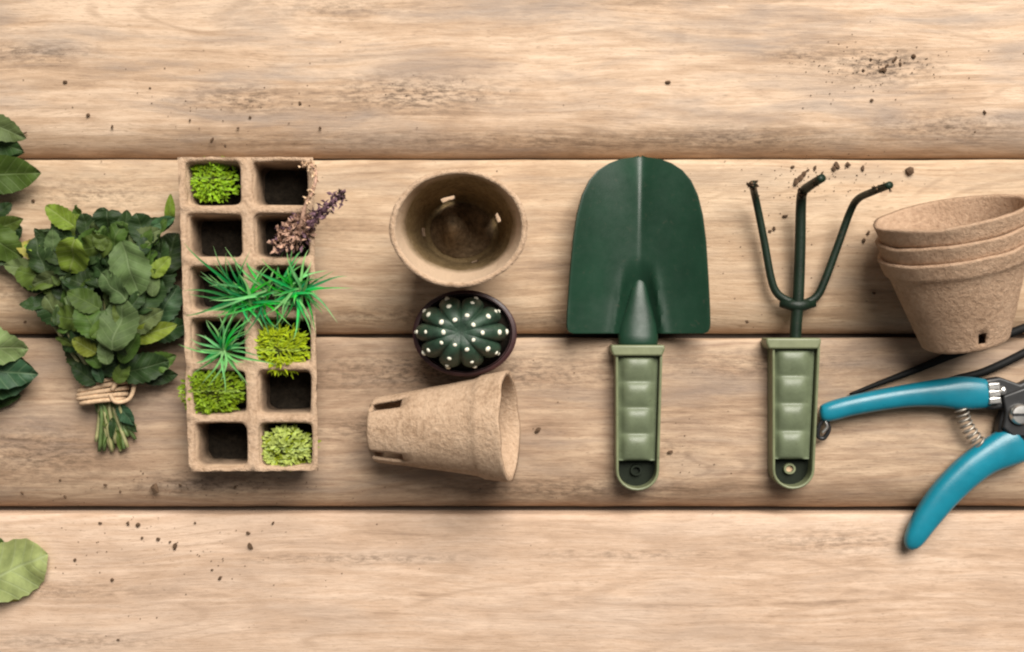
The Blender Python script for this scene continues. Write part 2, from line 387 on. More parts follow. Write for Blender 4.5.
# ------------------------------------------------------------------ peat pots
def pot_mesh(name, Rr, Rb, Lh, collar, holes, mats, sx=1.0, sy=1.0, seed=0, n=72, t=3.4, rough=.8, lipbump=0.0, pale_rim=0, t_=None):
    if t_: t = t_
    side = []
    zs = [Lh-1.2, Lh-3.5, Lh-8] + [Lh-collar*f for f in (.6, .86, 1.0, 1.10, 1.3)]
    zlow = zs[-1]
    zs += [zlow*f for f in (.86, .72, .58, .45, .34, .25, .17, .10, .05, .02)]
    out, inn = [], []
    for z in zs:
        r = Rb + (Rr-Rb)*z/Lh
        ro = r + (2.2 if z > Lh-collar*1.02 else (0.9 if z > Lh-collar*1.12 else 0)) + (lipbump if z > Lh-9 else 0)
        out.append((ro, z)); inn.append((r-t*.85, max(t, z)))
    out.append((Rb-1.8, 0)); inn.append((Rb-t-2.5, t*.98))
    for f in (.8, .55, .3, .1):
        out.append(((Rb-2)*f, 0)); inn.append(((Rb-2)*f, t*.9))
    J = len(out); V, F, fm = [], [], []
    def add(r, z, k, j):
        a = 2*math.pi*k/n
        q = noise.noise(Vector((math.cos(a)*1.7+seed, math.sin(a)*1.7, z*.025)))
        q2 = noise.noise(Vector((math.cos(a)*9+seed, math.sin(a)*9, z*.12)))
        rr = r*(1+.018*q*rough) + q2*.7*rough*(1 if r > 8 else 0)
        dz = 0
        if z > Lh-10: dz = (noise.noise(Vector((math.cos(a)*2.6+seed*3, math.sin(a)*2.6, 7)))*2.2 + q2*1.0)*rough
        V.append(Vector((rr*math.cos(a)*sx, rr*math.sin(a)*sy, max(0.0, z+dz))))
    for r, z in out:
        for k in range(n): add(r, z, k, 0)
    for r, z in inn:
        for k in range(n): add(r, z, k, 1)
    O = lambda j, k: j*n + k % n
    I = lambda j, k: (J+j)*n + k % n
    gone = set()
    for (ang, wid, z0, z1) in holes:
        for j in range(J-1):
            zc = (out[j][1]+out[j+1][1])/2
            for k in range(n):
                d = ((k+.5)*360/n - ang + 180) % 360 - 180
                if abs(d) < wid/2 and z0 <= zc <= z1 and out[j][0] > Rb*.86: gone.add((j, k))
    for j in range(J-1):
        for k in range(n):
            if (j, k) in gone:
                for (dj, dk, a, b) in ((0, -1, (j, k), (j+1, k)), (0, 1, (j+1, k+1), (j, k+1)), (-1, 0, (j, k+1), (j, k)), (1, 0, (j+1, k), (j+1, k+1))):
                    if (j+dj, (k+dk) % n) not in gone:
                        F.append((O(*a), O(*b), I(*b), I(*a))); fm.append(0)
                continue
            F.append((O(j, k), O(j+1, k), O(j+1, k+1), O(j, k+1))); fm.append(0)
            F.append((I(j, k), I(j, k+1), I(j+1, k+1), I(j+1, k))); fm.append(1 if j > pale_rim else 0)
    for k in range(n):   # rounded lip
        F.append((O(0, k), O(0, k+1), I(0, k+1), I(0, k))); fm.append(0)
    F.append(tuple(O(J-1, k) for k in range(n))); fm.append(0)
    F.append(tuple(I(J-1, k) for k in range(n))[::-1]); fm.append(1)
    me = meshdata(name, V, F, mats, True, fm); recalc(me)
    return me
def place_pot(me, name, Lh, rim_px, d_img, tilt, label, group):
    d = Vector((d_img[0], -d_img[1], 0)).normalized()
    ax = (d*math.cos(R(tilt)) + Vector((0, 0, math.sin(R(tilt)))))
    side = Vector((0, 0, 1)).cross(d).normalized()
    upv = ax.cross(side).normalized()
    if upv.z < 0: upv = -upv; side = -side
    rot = Matrix((side, upv, ax)).transposed()
    if rot.determinant() < 0: side = -side; rot = Matrix((side, upv, ax)).transposed()
    zmin = min((rot @ v.co).z for v in me.vertices)/S
    h = -zmin + ax.z*Lh
    rim = P(rim_px[0], rim_px[1], h)
    o = link(name, me, None, rim - ax*Lh, rot)
    tag(o, label, 'pot', group); return o, rot

PG = 'brown peat pots'
# upright pot, leaning very slightly towards the cactus
me = pot_mesh('upright_pot', 51, 33, 112, 20, [(112, 20, 4, 24), (24, 16, 5, 24), (183, 12, 5, 18), (290, 14, 5, 16)], [M['peat'], M['peat_dark']], 1.17, 1.0, 1.0, lipbump=0.0, pale_rim=-1, t_=2.4)
base = P(462, 231, 0)
rotu = Matrix.Rotation(R(3.6), 3, 'X') @ Matrix.Rotation(R(1), 3, 'Y')
zmin = min((rotu @ v.co).z for v in me.vertices)/S
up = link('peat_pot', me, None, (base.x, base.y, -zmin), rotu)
tag(up, 'peat pot standing upright with dark damp inside, its lit lower wall painted paler, and torn rim, above the cactus', 'pot', PG)
# small soil heap left in it
V, F = [], []
for j in range(9):
    for k in range(28):
        a = 2*math.pi*k/28; r = 27*j/8
        z = 4 + 34*math.exp(-((r*math.cos(a)*1.17+8)**2/150 + (r*math.sin(a)-4)**2/320)) + noise.noise(Vector((r*math.cos(a)*.16, r*math.sin(a)*.16, 3)))*3.5 - (3 if j == 8 else 0)
        V.append(Vector((r*math.cos(a)*1.17, r*math.sin(a), max(3.2, z))))
for j in range(8):
    for k in range(28): F.append((j*28+k, (j+1)*28+k, (j+1)*28+(k+1) % 28, j*28+(k+1) % 28))
so = part('soil', (V, F), M['heap'], up)

me = pot_mesh('lying_pot', 51, 31, 134, 26, [(133, 21, 1, 34), (40, 21, 1, 34), (-90, 16, 1, 34)], [M['peat'], M['peat']], 1.0, 1.0, 2.0, rough=.7)
place_pot(me, 'peat_pot', 134, (511, 426), (1, -.045), 10.5, 'peat pot lying on its side below the cactus, mouth to the right', PG)

meS = [pot_mesh('stacked_pot', 60, 35, 96, 17, [(90, 13, 8, 19), (-30, 13, 6, 18), (210, 13, 6, 18)], [M['peat_stack'], M['peat_stack']], 1.15, 1.0, 3.0+i*1.7, rough=.55) for i in range(3)]
ax_img = (-30, -138)
def place_stack():
    d = Vector((ax_img[0], -ax_img[1], 0)).normalized(); t = R(14.5)
    ax = d*math.cos(t) + Vector((0, 0, math.sin(t)))
    side = d.cross(Vector((0, 0, 1))).normalized(); upv = side.cross(ax) * -1
    if upv.z < 0: upv = -upv
    side = upv.cross(ax)
    rot = Matrix((side, upv, ax)).transposed()
    zmin = min((rot @ v.co).z for v in meS[0].vertices)/S
    h = -zmin + 7 + ax.z*(96+33)
    rim = P(951, 211, h)
    labs = ['outermost peat pot of the nested stack, square drain hole near its base',
            'middle peat pot nested in the stack of three at the right edge',
            'innermost peat pot of the nested stack, its open mouth showing']
    for i in range(3):
        sp = (0, 16, 33)[i]
        o = link('peat_pot', meS[i], None, rim - ax*(96+33-sp), rot @ Matrix.Rotation(R((0, 50, -35)[i]), 3, 'Z') if False else rot)
        tag(o, labs[i], 'pot', PG)
place_stack()

# ------------------------------------------------------------------ cell tray
HT = 46.0
TL, TR, BL, BR = (178, 157), (313, 157), (189, 471), (318, 471)
def T(u, v, z):
    x = (TL[0]*(1-u)+TR[0]*u)*(1-v) + (BL[0]*(1-u)+BR[0]*u)*v
    y = (TL[1]*(1-u)+TR[1]*u)*(1-v) + (BL[1]*(1-u)+BR[1]*u)*v
    p = P(x, y, HT); return Vector((p.x, p.y, z))
torg = T(.5, .5, 0)
tray = thing('seedling_tray', torg, 'brown peat seedling tray of twelve cells, two across and six down', 'tray')
NP = 32
def jig(p, s, amt=1.0):
    q = noise.noise(p*.11 + Vector((s, 0, 0))); q2 = noise.noise(p*.11 + Vector((0, s+9, 0))); q3 = noise.noise(p*.07 + Vector((3, 2, s)))
    return p + Vector((q*1.3, q2*1.3, q3*1.4))*amt
rv, rf = [], []
for c in range(2):
    for r in range(6):
        uc, vc = .5*c+.25, (r+.5)/6
        hu, hv = .25, 1/12
        def tile(a): 
            m = max(abs(math.cos(a)), abs(math.sin(a))); return math.cos(a)/m, math.sin(a)/m
        def loop(fu, fv, z, n=8.0, du=0, dv=0):
            out = []
            for k in range(NP):
                a = 2*math.pi*k/NP
                x = math.copysign(abs(math.cos(a))**(2/n), math.cos(a)); y = math.copysign(abs(math.sin(a))**(2/n), math.sin(a))
                out.append(T(uc+du+hu*fu*x, vc+dv+hv*fv*y, z))
            return out
        tl = [T(uc+hu*tile(2*math.pi*k/NP)[0], vc+hv*tile(2*math.pi*k/NP)[1], HT) for k in range(NP)]
        tb_ = [T(uc+hu*tile(2*math.pi*k/NP)[0]*.995, vc+hv*tile(2*math.pi*k/NP)[1]*.995, HT-5) for k in range(NP)]
        ou, ov = .83, .86
        L0 = loop(ou, ov, HT-1.2); Lm = loop(ou+(1-ou)*.35, ov+(1-ov)*.35, HT+.1, 12)
        n0 = len(rv)
        rv += [jig(p, 5) for p in tl] + [jig(p, 5) for p in Lm] + [jig(p, 5) for p in L0] + [jig(p, 5) for p in loop(ou*.975, ov*.97, HT-6)]
        for q in range(3):
            for k in range(NP):
                rf.append((n0+q*NP+k, n0+q*NP+(k+1) % NP, n0+(q+1)*NP+(k+1) % NP, n0+(q+1)*NP+k))
        # the cup
        rings = [loop(ou*.985, ov*.98, HT-4.5), loop(ou*.93, ov*.92, HT*.68), loop(ou*.86, ov*.85, HT*.35), loop(ou*.80, ov*.79, 6), loop(ou*.72, ov*.70, 4), loop(ou*.3, ov*.3, 4)]
        outer = [loop(ou*.3, ov*.3, 0), loop(ou*.82, ov*.80, 0), loop(ou*.89, ov*.88, 4), loop(ou*.95, ov*.94, HT*.4), loop(ou*1.07, ov*1.06, HT-5.5)]
        V = [jig(p, 2+r+c, .9) for L_ in rings for p in L_] + [p if p.z < 1 else jig(p, 2+r+c, .9) for L_ in outer for p in L_]
        F = []
        for q in range(10):
            if q == 5: continue
            for k in range(NP):
                F.append((q*NP+k, q*NP+(k+1) % NP, (q+1)*NP+(k+1) % NP, (q+1)*NP+k)) if q < 10 else 0
        F.append(tuple(5*NP+k for k in range(NP))); F.append(tuple(6*NP+k for k in range(NP)))
        F += [(k, (k+1) % NP, 10*NP+(k+1) % NP, 10*NP+k) for k in range(NP)]
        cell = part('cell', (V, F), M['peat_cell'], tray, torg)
        # soil left in the cell
        SV = []; 
        for q, fr in enumerate((.0, .25, .5, .75, 1.0)):
            for p in loop(ou*.83*max(fr, .02), ov*.82*max(fr, .02), 8, 5):
                SV.append(p + Vector((0, 0, noise.noise(p*.13)*6 + (3 if fr > .9 else 1))))
        SF = [(q*NP+k, q*NP+(k+1) % NP, (q+1)*NP+(k+1) % NP, (q+1)*NP+k) for q in range(4) for k in range(NP)]
        part('soil', (SV, SF), M['soil'], cell, torg)
per = [(0, k/24) for k in range(24)] + [(k/8, 1) for k in range(8)] + [(1, 1-k/24) for k in range(24)] + [(1-k/8, 0) for k in range(8)]
n0 = len(rv); rv += [jig(T(u, v, HT), 5) for u, v in per] + [jig(T(.5+(u-.5)*.985, .5+(v-.5)*.99, HT-6), 5) for u, v in per]
rf += [(n0+k, n0+(k+1) % 64, n0+64+(k+1) % 64, n0+64+k) for k in range(64)]
rim_o = part('rim', (rv, rf), M['peat'], tray, torg)
bm = bmesh.new(); bm.from_mesh(rim_o.data); bmesh.ops.remove_doubles(bm, verts=bm.verts, dist=.35*S); bmesh.ops.recalc_face_normals(bm, faces=bm.faces)
if sum(f.normal.z for f in bm.faces) < 0: bmesh.ops.reverse_faces(bm, faces=bm.faces)
bm.to_mesh(rim_o.data); bm.free()

# ------------------------------------------------------------------ moss clumps
def moss(px, py, rx, ry, h0, dome, mats, count, label, seed, ln=5.6, wd=2.5):
    rnd = random.Random(seed)
    org = P(px, py, h0); org.z = h0
    o = None
    V, F, fm = [], [], []
    # inner cushion
    for j in range(6):
        for k in range(20):
            a = 2*math.pi*k/20; f = j/5
            V.append(Vector((math.cos(a)*rx*.86*f, math.sin(a)*ry*.86*f, dome*(1-f*f)-3 + noise.noise(Vector((a, f*3, seed)))*2)))
    for j in range(5):
        for k in range(20): F.append((j*20+k, (j+1)*20+k, (j+1)*20+(k+1) % 20, j*20+(k+1) % 20)); fm.append(2)
    for i in range(count):
        f = math.sqrt(rnd.random()); a = rnd.random()*2*math.pi
        edge = 1 + .16*noise.noise(Vector((math.cos(a)*2+seed, math.sin(a)*2, 0)))
        x, y = math.cos(a)*rx*f*edge, math.sin(a)*ry*f*edge
        lump = noise.noise(Vector((x*.11+seed, y*.11, 1)))
        z = dome*(1-f*f) + lump*11 + rnd.uniform(-2.5, 2.5)
        h = rnd.choice((a, a+rnd.uniform(-1.5, 1.5), rnd.uniform(-.6, .6), math.pi+rnd.uniform(-.6, .6)))
        l = ln*rnd.uniform(.6, 1.25); wdt = wd*rnd.uniform(.7, 1.2)
        d = Vector((math.cos(h), math.sin(h), rnd.uniform(-.15, .75))).normalized(); s = Vector((-math.sin(h), math.cos(h), rnd.uniform(-.4, .4))).normalized()
        p = Vector((x, y, z)); up_ = Vector((0, 0, 1))
        n0 = len(V)
        V += [p, p+d*l*.5+s*wdt*.5+up_*.7, p+d*l*.55-up_*.3, p+d*l*.5-s*wdt*.5+up_*.7, p+d*l-up_*l*.2]
        F += [(n0, n0+2, n0+1), (n0, n0+3, n0+2), (n0+1, n0+2, n0+4), (n0+2, n0+3, n0+4)]
        m = 0 if lump+rnd.uniform(-.35, .35) > -.1 else 1
        fm += [m]*4
    me = meshdata('moss_clump', V, F, mats, True, fm)
    o = link('moss_clump', me, None, org)
    tag(o, label, 'moss', 'moss clumps in the tray'); return o
ma, mb_, mc, md = M['moss_a'], M['moss_b'], M['moss_c'], M['moss_d']
moss(214, 181, 22, 21, 24, 14, [ma, mb_, md], 520, 'yellow-green moss clump in the top left tray cell', 1)
moss(281, 349, 27, 22, 34, 15, [mb_, ma, md], 620, 'olive-yellow shaggy moss clump right of the spiky mint plant', 2, 8, 2.0)
moss(213, 391, 31, 24, 34, 16, [ma, mb_, md], 800, 'bright green moss clump spilling over the left rim of the tray', 3)
moss(287, 447, 24, 19, 30, 13, [mc, ma, md], 480, 'pale lime moss clump in the bottom right tray cell', 4, 7, 3.2)

# ------------------------------------------------------------------ spiky plants
def blade_mesh(l, wd, bend, mat, seed):
    V, F = [], []; n = 9
    for i in range(n+1):
        t = i/n
        hw = wd*.5*(.55+.9*t if t < .3 else .82*(1-((t-.3)/.7))**.8+.03)
        x = l*t*(1-.12*bend*t); z = l*(.30*t*(1-bend*t*1.3))
        y = l*(.16*math.sin(t*2.4+seed*2.1)*t)
        V += [Vector((x, y-hw, z+hw*.5)), Vector((x, y, z)), Vector((x, y+hw, z+hw*.5))]
    for i in range(n):
        F += [(3*i, 3*i+3, 3*i+4, 3*i+1), (3*i+1, 3*i+4, 3*i+5, 3*i+2)]
    return meshdata('spiky_leaf', V, F, mat)
BL_ = {}
for key, mt in (('e', M['spike']), ('p', M['spike_pale']), ('d', M['spike_dark'])):
    BL_[key] = [blade_mesh(l, wd, bd, mt, i) for i, (l, wd, bd) in enumerate(((46, 3.4, .6), (40, 3.0, .9), (34, 3.6, .4), (26, 3.4, .7), (50, 2.6, 1.0)))]
def spiky(px, py, h, spec, label, seed, stemlen, jx=2, jy=2):
    rnd = random.Random(seed)
    c = P(px, py, h); org = Vector((c.x, c.y, h-stemlen))
    o = thing('spiky_plant', org, label, 'plant', 'spiky artificial-looking green plants')
    part('stem', tube([org, org+Vector((1, 1, stemlen*.6)), org+Vector((0, 0, stemlen))], [2.2, 2.4, 3.0], 8), M['stem'], o, org)
    for (ang, pitch, key, var, scl) in spec:
        rot = (Matrix.Rotation(R(ang), 3, 'Z') @ Matrix.Rotation(R(-pitch), 3, 'Y') @ Matrix.Rotation(R(rnd.uniform(-25, 25)), 3, 'X'))
        me = BL_[key][var]
        b = link('leaf', me, o, (rnd.uniform(-jx, jx), rnd.uniform(-jy, jy), stemlen-2+rnd.uniform(-4, 3)), rot @ Matrix.Diagonal((scl, 1, 1)))
    return o
def fan(seed, n, a0, a1, pale, lo=.7, hi=1.05):
    rnd = random.Random(seed)
    return [(a0+(a1-a0)*(i+rnd.uniform(-.35, .35))/n, rnd.uniform(-18, 28), 'p' if rnd.random() < pale else rnd.choice('edde'), rnd.randrange(5), rnd.uniform(lo, hi)) for i in range(n)]
spiky(297, 292, 58, fan(11, 40, 0, 360, .35, .8, 1.3) + fan(15, 10, 0, 360, .1, .4, .6), 'emerald spiky plant bursting over the right rim of the tray', 21, 30, 8, 4)
spiky(256, 298, 55, fan(12, 34, 120, 205, .3, 1.0, 1.6) + fan(16, 26, -60, 110, .15, .7, 1.3) + fan(19, 12, 220, 300, .1, .7, 1.1), 'emerald spiky plant in the middle of the tray, leaves sweeping left', 22, 30, 20, 8)
spiky(223, 351, 56, fan(13, 22, 0, 360, .75, .75, 1.2) + [(182, 3, 'p', 4, .95), (150, 5, 'p', 0, .75), (60, 10, 'e', 4, .9), (270, 6, 'p', 0, .95), (315, 4, 'p', 4, .8), (215, 2, 'p', 1, .8)] + fan(18, 10, 20, 120, .1, .6, .9), 'pale mint spiky star plant at the left of the tray', 23, 30)

# ------------------------------------------------------------------ dried pink sprig
org = P(298, 236, 30); org.z = 18
sprig = thing('dried_flower_sprig', org, 'dried dusty-pink sprig with two scaly stalks in the second right cell', 'dried flower')
rnd = random.Random(5)
def bracts(path, count, spread, ln, wd, seed):
    r2 = random.Random(seed); V, F = [], []
    for i in range(count):
        t = r2.random()*(len(path)-1); k = int(t); f = t-k
        p = Vector(path[k]).lerp(Vector(path[min(k+1, len(path)-1)]), f)
        p += Vector((r2.gauss(0, 1), r2.gauss(0, 1), r2.gauss(0, .7)))*spread
        d = Vector((r2.gauss(0, 1), r2.gauss(0, 1), r2.uniform(.1, 1.2))).normalized()
        s = d.cross(Vector((r2.gauss(0, 1), r2.gauss(0, 1), .2))).normalized(); u = d.cross(s)
        l = ln*r2.uniform(.6, 1.3); n0 = len(V)
        V += [p, p+d*l*.5+s*wd*.5+u*.8, p+d*l*.5-u*.5, p+d*l*.5-s*wd*.5+u*.8, p+d*l]
        F += [(n0, n0+2, n0+1), (n0, n0+3, n0+2), (n0+1, n0+2, n0+4), (n0+2, n0+3, n0+4)]
    return V, F
st1 = smooth_path([P(292, 245, 36), P(300, 228, 56), P(305, 207, 64), P(313, 190, 66), P(316, 174, 64), P(310, 164, 58), P(302, 166, 50)], 5)
st2 = smooth_path([P(296, 240, 36), P(310, 225, 58), P(326, 208, 66), P(342, 195, 68)], 5)
part('stalk', tube(st1, [2.3-.035*i for i in range(len(st1))], 8), M['pinkbract'], sprig, org)
part('scales', bracts(st1[10:], 70, 1.3, 4.5, 3.0, 3), M['twine'], sprig, org)
part('stalk', tube(st2, [2.8-.05*i for i in range(len(st2))], 8), M['purple'], sprig, org)
part('scales', bracts(st2[6:15], 110, 3.0, 7, 3.6, 4), M['purple'], sprig, org)
part('bud', bracts(st2[14:], 40, 1.8, 5, 3.5, 8), M['darktip'], sprig, org)
part('flower_head', bracts([P(278, 245, 46), P(292, 238, 52), P(304, 230, 54), P(308, 218, 56), P(294, 226, 52), P(280, 240, 46)], 330, 4.2, 7, 4.2, 6), M['pinkbract'], sprig, org)
part('dark_scales', bracts([P(280, 243, 44), P(300, 234, 50), P(306, 222, 52)], 150, 4.8, 7, 4, 7), M['purple'], sprig, org)

# ------------------------------------------------------------------ leaves
def leaf_mesh(L_, W_, fold, curl, serr, seed, point=.75, heart=False):
    rnd = random.Random(seed); nT, nS = 16, 4
    V, F = [], []
    norm = max(((i/100)**.55)*((1-i/100)**point) for i in range(101))
    ph = rnd.random()*6
    for i in range(nT+1):
        t = i/nT
        p = (max(t, .004)**(.32 if heart else .55))*(max(1-t, .0)**point)/norm
        hw = W_*.5*max(p, .012)
        for j in range(-nS, nS+1):
            s = j/nS
            e = 1 + (serr*(1 if i % 2 else -1) if abs(j) == nS and 0 < i < nT else 0)
            y = s*hw*e
            x = L_*(t - (.10 if heart else .03)*abs(s)*(1-t) + .04*abs(s)*(t))
            z = -curl*L_*t*t + fold*abs(y) - .012*y*y + math.sin(t*16-abs(s)*2.4+ph)*.085*W_*abs(s)*(1-.5*abs(s)) + noise.noise(Vector((x*.06+seed, y*.06, seed)))*W_*.2
            V.append(Vector((x - L_*.5, y, z + curl*L_*.25)))
    m = 2*nS+1
    for i in range(nT):
        for j in range(m-1): F.append((i*m+j, (i+1)*m+j, (i+1)*m+j+1, i*m+j+1))
    return V, F
LV = {}
LSPEC = {'a': (44, 28, .34, .14, .05, 1), 'b': (44, 34, .26, .22, .055, 2), 'c': (44, 22, .40, .10, .02, 3), 'd': (44, 38, .20, .30, .03, 4), 'e': (44, 15, .4, .12, .02, 5), 'h': (30, 32, .25, .05, .02, 6)}
def get_leaf(var, mat):
    if (var, mat) not in LV:
        sp = LSPEC[var]; V, F = leaf_mesh(*sp[:5], sp[5], heart=(var == 'h'), point=.55 if var in 'bd' else .75)
        LV[(var, mat)] = meshdata('leaf', V, F, M[mat])
    return LV[(var, mat)]
def leaf(parent, org, px, py, h, ang, ln, var, mat, pitch=10, roll=0, wf=1.0):
    me = get_leaf(var, mat); k = ln/LSPEC[var][0]
    rot = Matrix.Rotation(R(ang), 3, 'Z') @ Matrix.Rotation(R(-pitch), 3, 'Y') @ Matrix.Rotation(R(roll), 3, 'X') @ Matrix.Diagonal((k, k*wf, k))
    return link('leaf', me, parent, P(px, py, h) - Vector(org), rot)

# tied bunch of herbs
org = P(108, 392, 0)
herb = thing('herb_bunch', org, 'large bunch of green herb leaves tied with twine, beside the seedling tray', 'herbs')
hl = [ # px, py, h, ang, len, var, mat, pitch, roll, width
 (60, 216, 40, 145, 42, 'a', 'leaf_light', 8, 10, 1.0), (50, 240, 30, 172, 34, 'a', 'leaf_dark', 4, 0, 1.1), (34, 250, 26, 165, 46, 'a', 'leaf_yellow', 0, 14, .9),
 (72, 256, 58, -112, 48, 'd', 'leaf_light', -14, -6, 1.0), (94, 247, 50, 195, 46, 'b', 'leaf_mid', 6, -14, .9), (108, 222, 34, -90, 26, 'h', 'leaf_dark', -5, 0, 1.0),
 (144, 238, 44, 30, 42, 'a', 'leaf_grey', 5, -14, 1.0), (155, 226, 36, 12, 44, 'c', 'leaf_dark', 4, 12, 1.0), (170, 210, 30, 80, 38, 'e', 'leaf_light', 24, 0, 1.0), (163, 222, 40, 20, 30, 'c', 'leaf_teal', 2, 20, 1.0),
 (130, 268, 60, -75, 64, 'b', 'leaf_grey', -8, 10, .95), (116, 238, 46, 70, 40, 'b', 'leaf_mid', 10, -8, 1.0), (113, 287, 64, 140, 46, 'b', 'leaf_grey', 2, -8, .9), (138, 258, 48, 50, 44, 'c', 'leaf_mid', 5, 0, 1.1),
 (36, 276, 32, 160, 54, 'b', 'leaf_mid', 4, 12, .9), (22, 268, 24, 172, 44, 'a', 'leaf_grey', 2, 0, .9), (46, 280, 38, 200, 36, 'a', 'leaf_grey', -2, -12, 1.0),
 (158, 278, 26, 70, 56, 'b', 'leaf_dark', 5, 12, 1.0), (166, 305, 22, 60, 52, 'b', 'leaf_teal', 0, 10, .9), (160, 256, 30, 80, 40, 'a', 'leaf_dark', 8, 0, 1.0), (168, 330, 20, 20, 44, 'b', 'leaf_dark', 0, 8, .9),
 (84, 300, 56, 150, 42, 'a', 'leaf_mid', 6, 10, 1.1), (70, 318, 44, 175, 42, 'b', 'leaf_mid', 0, -12, 1.0), (90, 322, 58, 120, 46, 'b', 'leaf_mid', 4, 12, 1.0), (118, 325, 66, 80, 60, 'd', 'leaf_grey', 3, 0, .95),
 (146, 320, 44, 30, 46, 'a', 'leaf_grey', 6, 10, 1.0), (152, 332, 40, 16, 58, 'e', 'leaf_light', 4, 0, 1.3), (84, 346, 52, 150, 32, 'a', 'leaf_light', 10, 0, 1.1), (74, 340, 36, 190, 40, 'b', 'leaf_dark', -4, 0, 1.0), (105, 352, 58, 100, 30, 'a', 'leaf_grey', 5, 8, 1.0),
 (92, 358, 46, 130, 30, 'c', 'leaf_mid', 8, 0, 1.0), (130, 348, 46, 55, 42, 'c', 'leaf_mid', 5, 0, 1.0), (142, 368, 30, 14, 60, 'b', 'leaf_dark', 2, 8, .8), (158, 362, 24, 18, 44, 'a', 'leaf_mid', 0, 0, 1.0), (160, 376, 14, 4, 42, 'c', 'leaf_dark', 0, 0, 1.1), (84, 374, 28, 145, 38, 'a', 'leaf_dark', 4, 0, 1.0), (122, 372, 34, 60, 30, 'a', 'leaf_mid', 5, 0, 1.0), (98, 372, 36, 110, 28, 'c', 'leaf_teal', 5, 0, 1.0),
 (78, 282, 46, 160, 44, 'b', 'leaf_dark', 0, 0, 1.0), (98, 270, 44, 100, 44, 'd', 'leaf_dark', 0, 0, 1.0), (146, 295, 40, 60, 52, 'd', 'leaf_dark', 2, 0, 1.0), (60, 262, 40, 140, 40, 'b', 'leaf_dark', 0, 0, 1.0), (124, 230, 36, 60, 36, 'b', 'leaf_mid', 2, 0, 1.0), (88, 232, 34, 120, 36, 'c', 'leaf_yellow', 6, 0, 1.0),
]
for q in hl:
    q = list(q); q[4] *= .78; q[7] += random.uniform(-8, 8); q[8] += random.uniform(-16, 16); leaf(herb, org, *q)
rnd = random.Random(31)
for i in range(46):
    f = rnd.random()**.7; a = rnd.uniform(50, 132); rr = 20 + f*150
    x = 108 + math.cos(R(a))*rr*.62; y = 388 - math.sin(R(a))*rr
    x += rnd.uniform(-12, 12)
    if x > 176: x = 172
    leaf(herb, org, x, y, rnd.uniform(10, 40), a+rnd.uniform(-40, 40), rnd.uniform(26, 44), rnd.choice('abcd'), rnd.choice(('leaf_dark', 'leaf_dark', 'leaf_mid', 'leaf_dark')), rnd.uniform(-15, 15), rnd.uniform(-25, 25))
for i in range(26):       # ragged tips along the upper outline
    a = 58 + 76*i/25 + rnd.uniform(-2, 2); rr = rnd.uniform(135, 182)
    leaf(herb, org, min(170, 108 + math.cos(R(a))*rr*.72), 386 - math.sin(R(a))*rr, rnd.uniform(16, 46), a+rnd.uniform(-45, 45), rnd.uniform(18, 32), rnd.choice('aacd'), rnd.choice(('leaf_mid', 'leaf_dark', 'leaf_grey', 'leaf_light', 'leaf_dark')), rnd.uniform(-10, 40), rnd.uniform(-40, 40))
for i in range(44):       # small young leaves on top
    f = rnd.random()**.6; a = rnd.uniform(52, 150); rr = 24 + f*135
    x = 110 + math.cos(R(a))*rr*.6 + rnd.uniform(-8, 8); y = 386 - math.sin(R(a))*rr
    hh = 30 + 34*math.sin(min(1, rr/120)*math.pi*.75)*max(0, 1-abs(x-112)/75)
    leaf(herb, org, min(x, 172), y, hh+rnd.uniform(-6, 4), a+rnd.uniform(-70, 70), rnd.uniform(15, 30), rnd.choice('abcc'), rnd.choice(('leaf_mid', 'leaf_mid', 'leaf_grey', 'leaf_dark', 'leaf_dark')), rnd.uniform(-25, 30), rnd.uniform(-40, 40))
for i in range(24):       # stems through the knot
    a = rnd.uniform(55, 140); bx = 108+rnd.uniform(-13, 13); ex = 116+(bx-108)*1.2+rnd.uniform(-8, 8); ey = rnd.uniform(422, 452)
    pth = smooth_path([P(ex, ey, rnd.uniform(4, 9)), P(bx+3, 412, rnd.uniform(6, 16)), P(bx, 392, rnd.uniform(7, 18)), P(108+math.cos(R(a))*50, 388-math.sin(R(a))*50, rnd.uniform(14, 34)), P(108+math.cos(R(a))*85, 388-math.sin(R(a))*105, rnd.uniform(18, 40))], 4)
    part('stem', tube(pth, [1.9]*len(pth), 6), M['stem'] if i % 3 else M['stem_pale'], herb, org)
for (px, py, h, an, ln, v, mt) in ((104, 418, 14, -80, 18, 'c', 'leaf_mid'), (126, 415, 16, -55, 24, 'a', 'leaf_teal'), (130, 424, 12, -50, 20, 'c', 'leaf_dark'), (112, 428, 14, -95, 20, 'e', 'leaf_dark'), (119, 440, 8, -80, 20, 'e', 'leaf_mid'), (105, 438, 8, -110, 20, 'e', 'leaf_mid')):
    leaf(herb, org, px, py, h, an, ln, v, mt, 0, rnd.uniform(-20, 20))
tv, tf = [], []
for i, (dy, slope, rx) in enumerate(((-10, .24, 20), (-5, .20, 23), (0, .16, 24), (4.5, .10, 24), (9, .12, 21))):
    c = P(108, 391+dy, 0); pth = []
    for k in range(37):
        a = 2*math.pi*k/36
        pth.append(Vector((c.x + math.cos(a)*rx, c.y + math.cos(a)*rx*slope + math.sin(a)*.8, 13.5 + math.sin(a)*11)))
    v, f = tube(pth, [2.3]*37, 8, caps=False); n = len(tv); tv += v; tf += [tuple(x+n for x in q) for q in f]
pth = smooth_path([P(112, 390, 26), P(124, 372, 27), P(134, 380, 24), P(130, 398, 22), P(116, 402, 24), P(110, 394, 26)], 6)
v, f = tube(pth, [2.1]*len(pth), 8); n = len(tv); tv += v; tf += [tuple(x+n for x in q) for q in f]
part('twine', (tv, tf), M['twine'], herb, org)

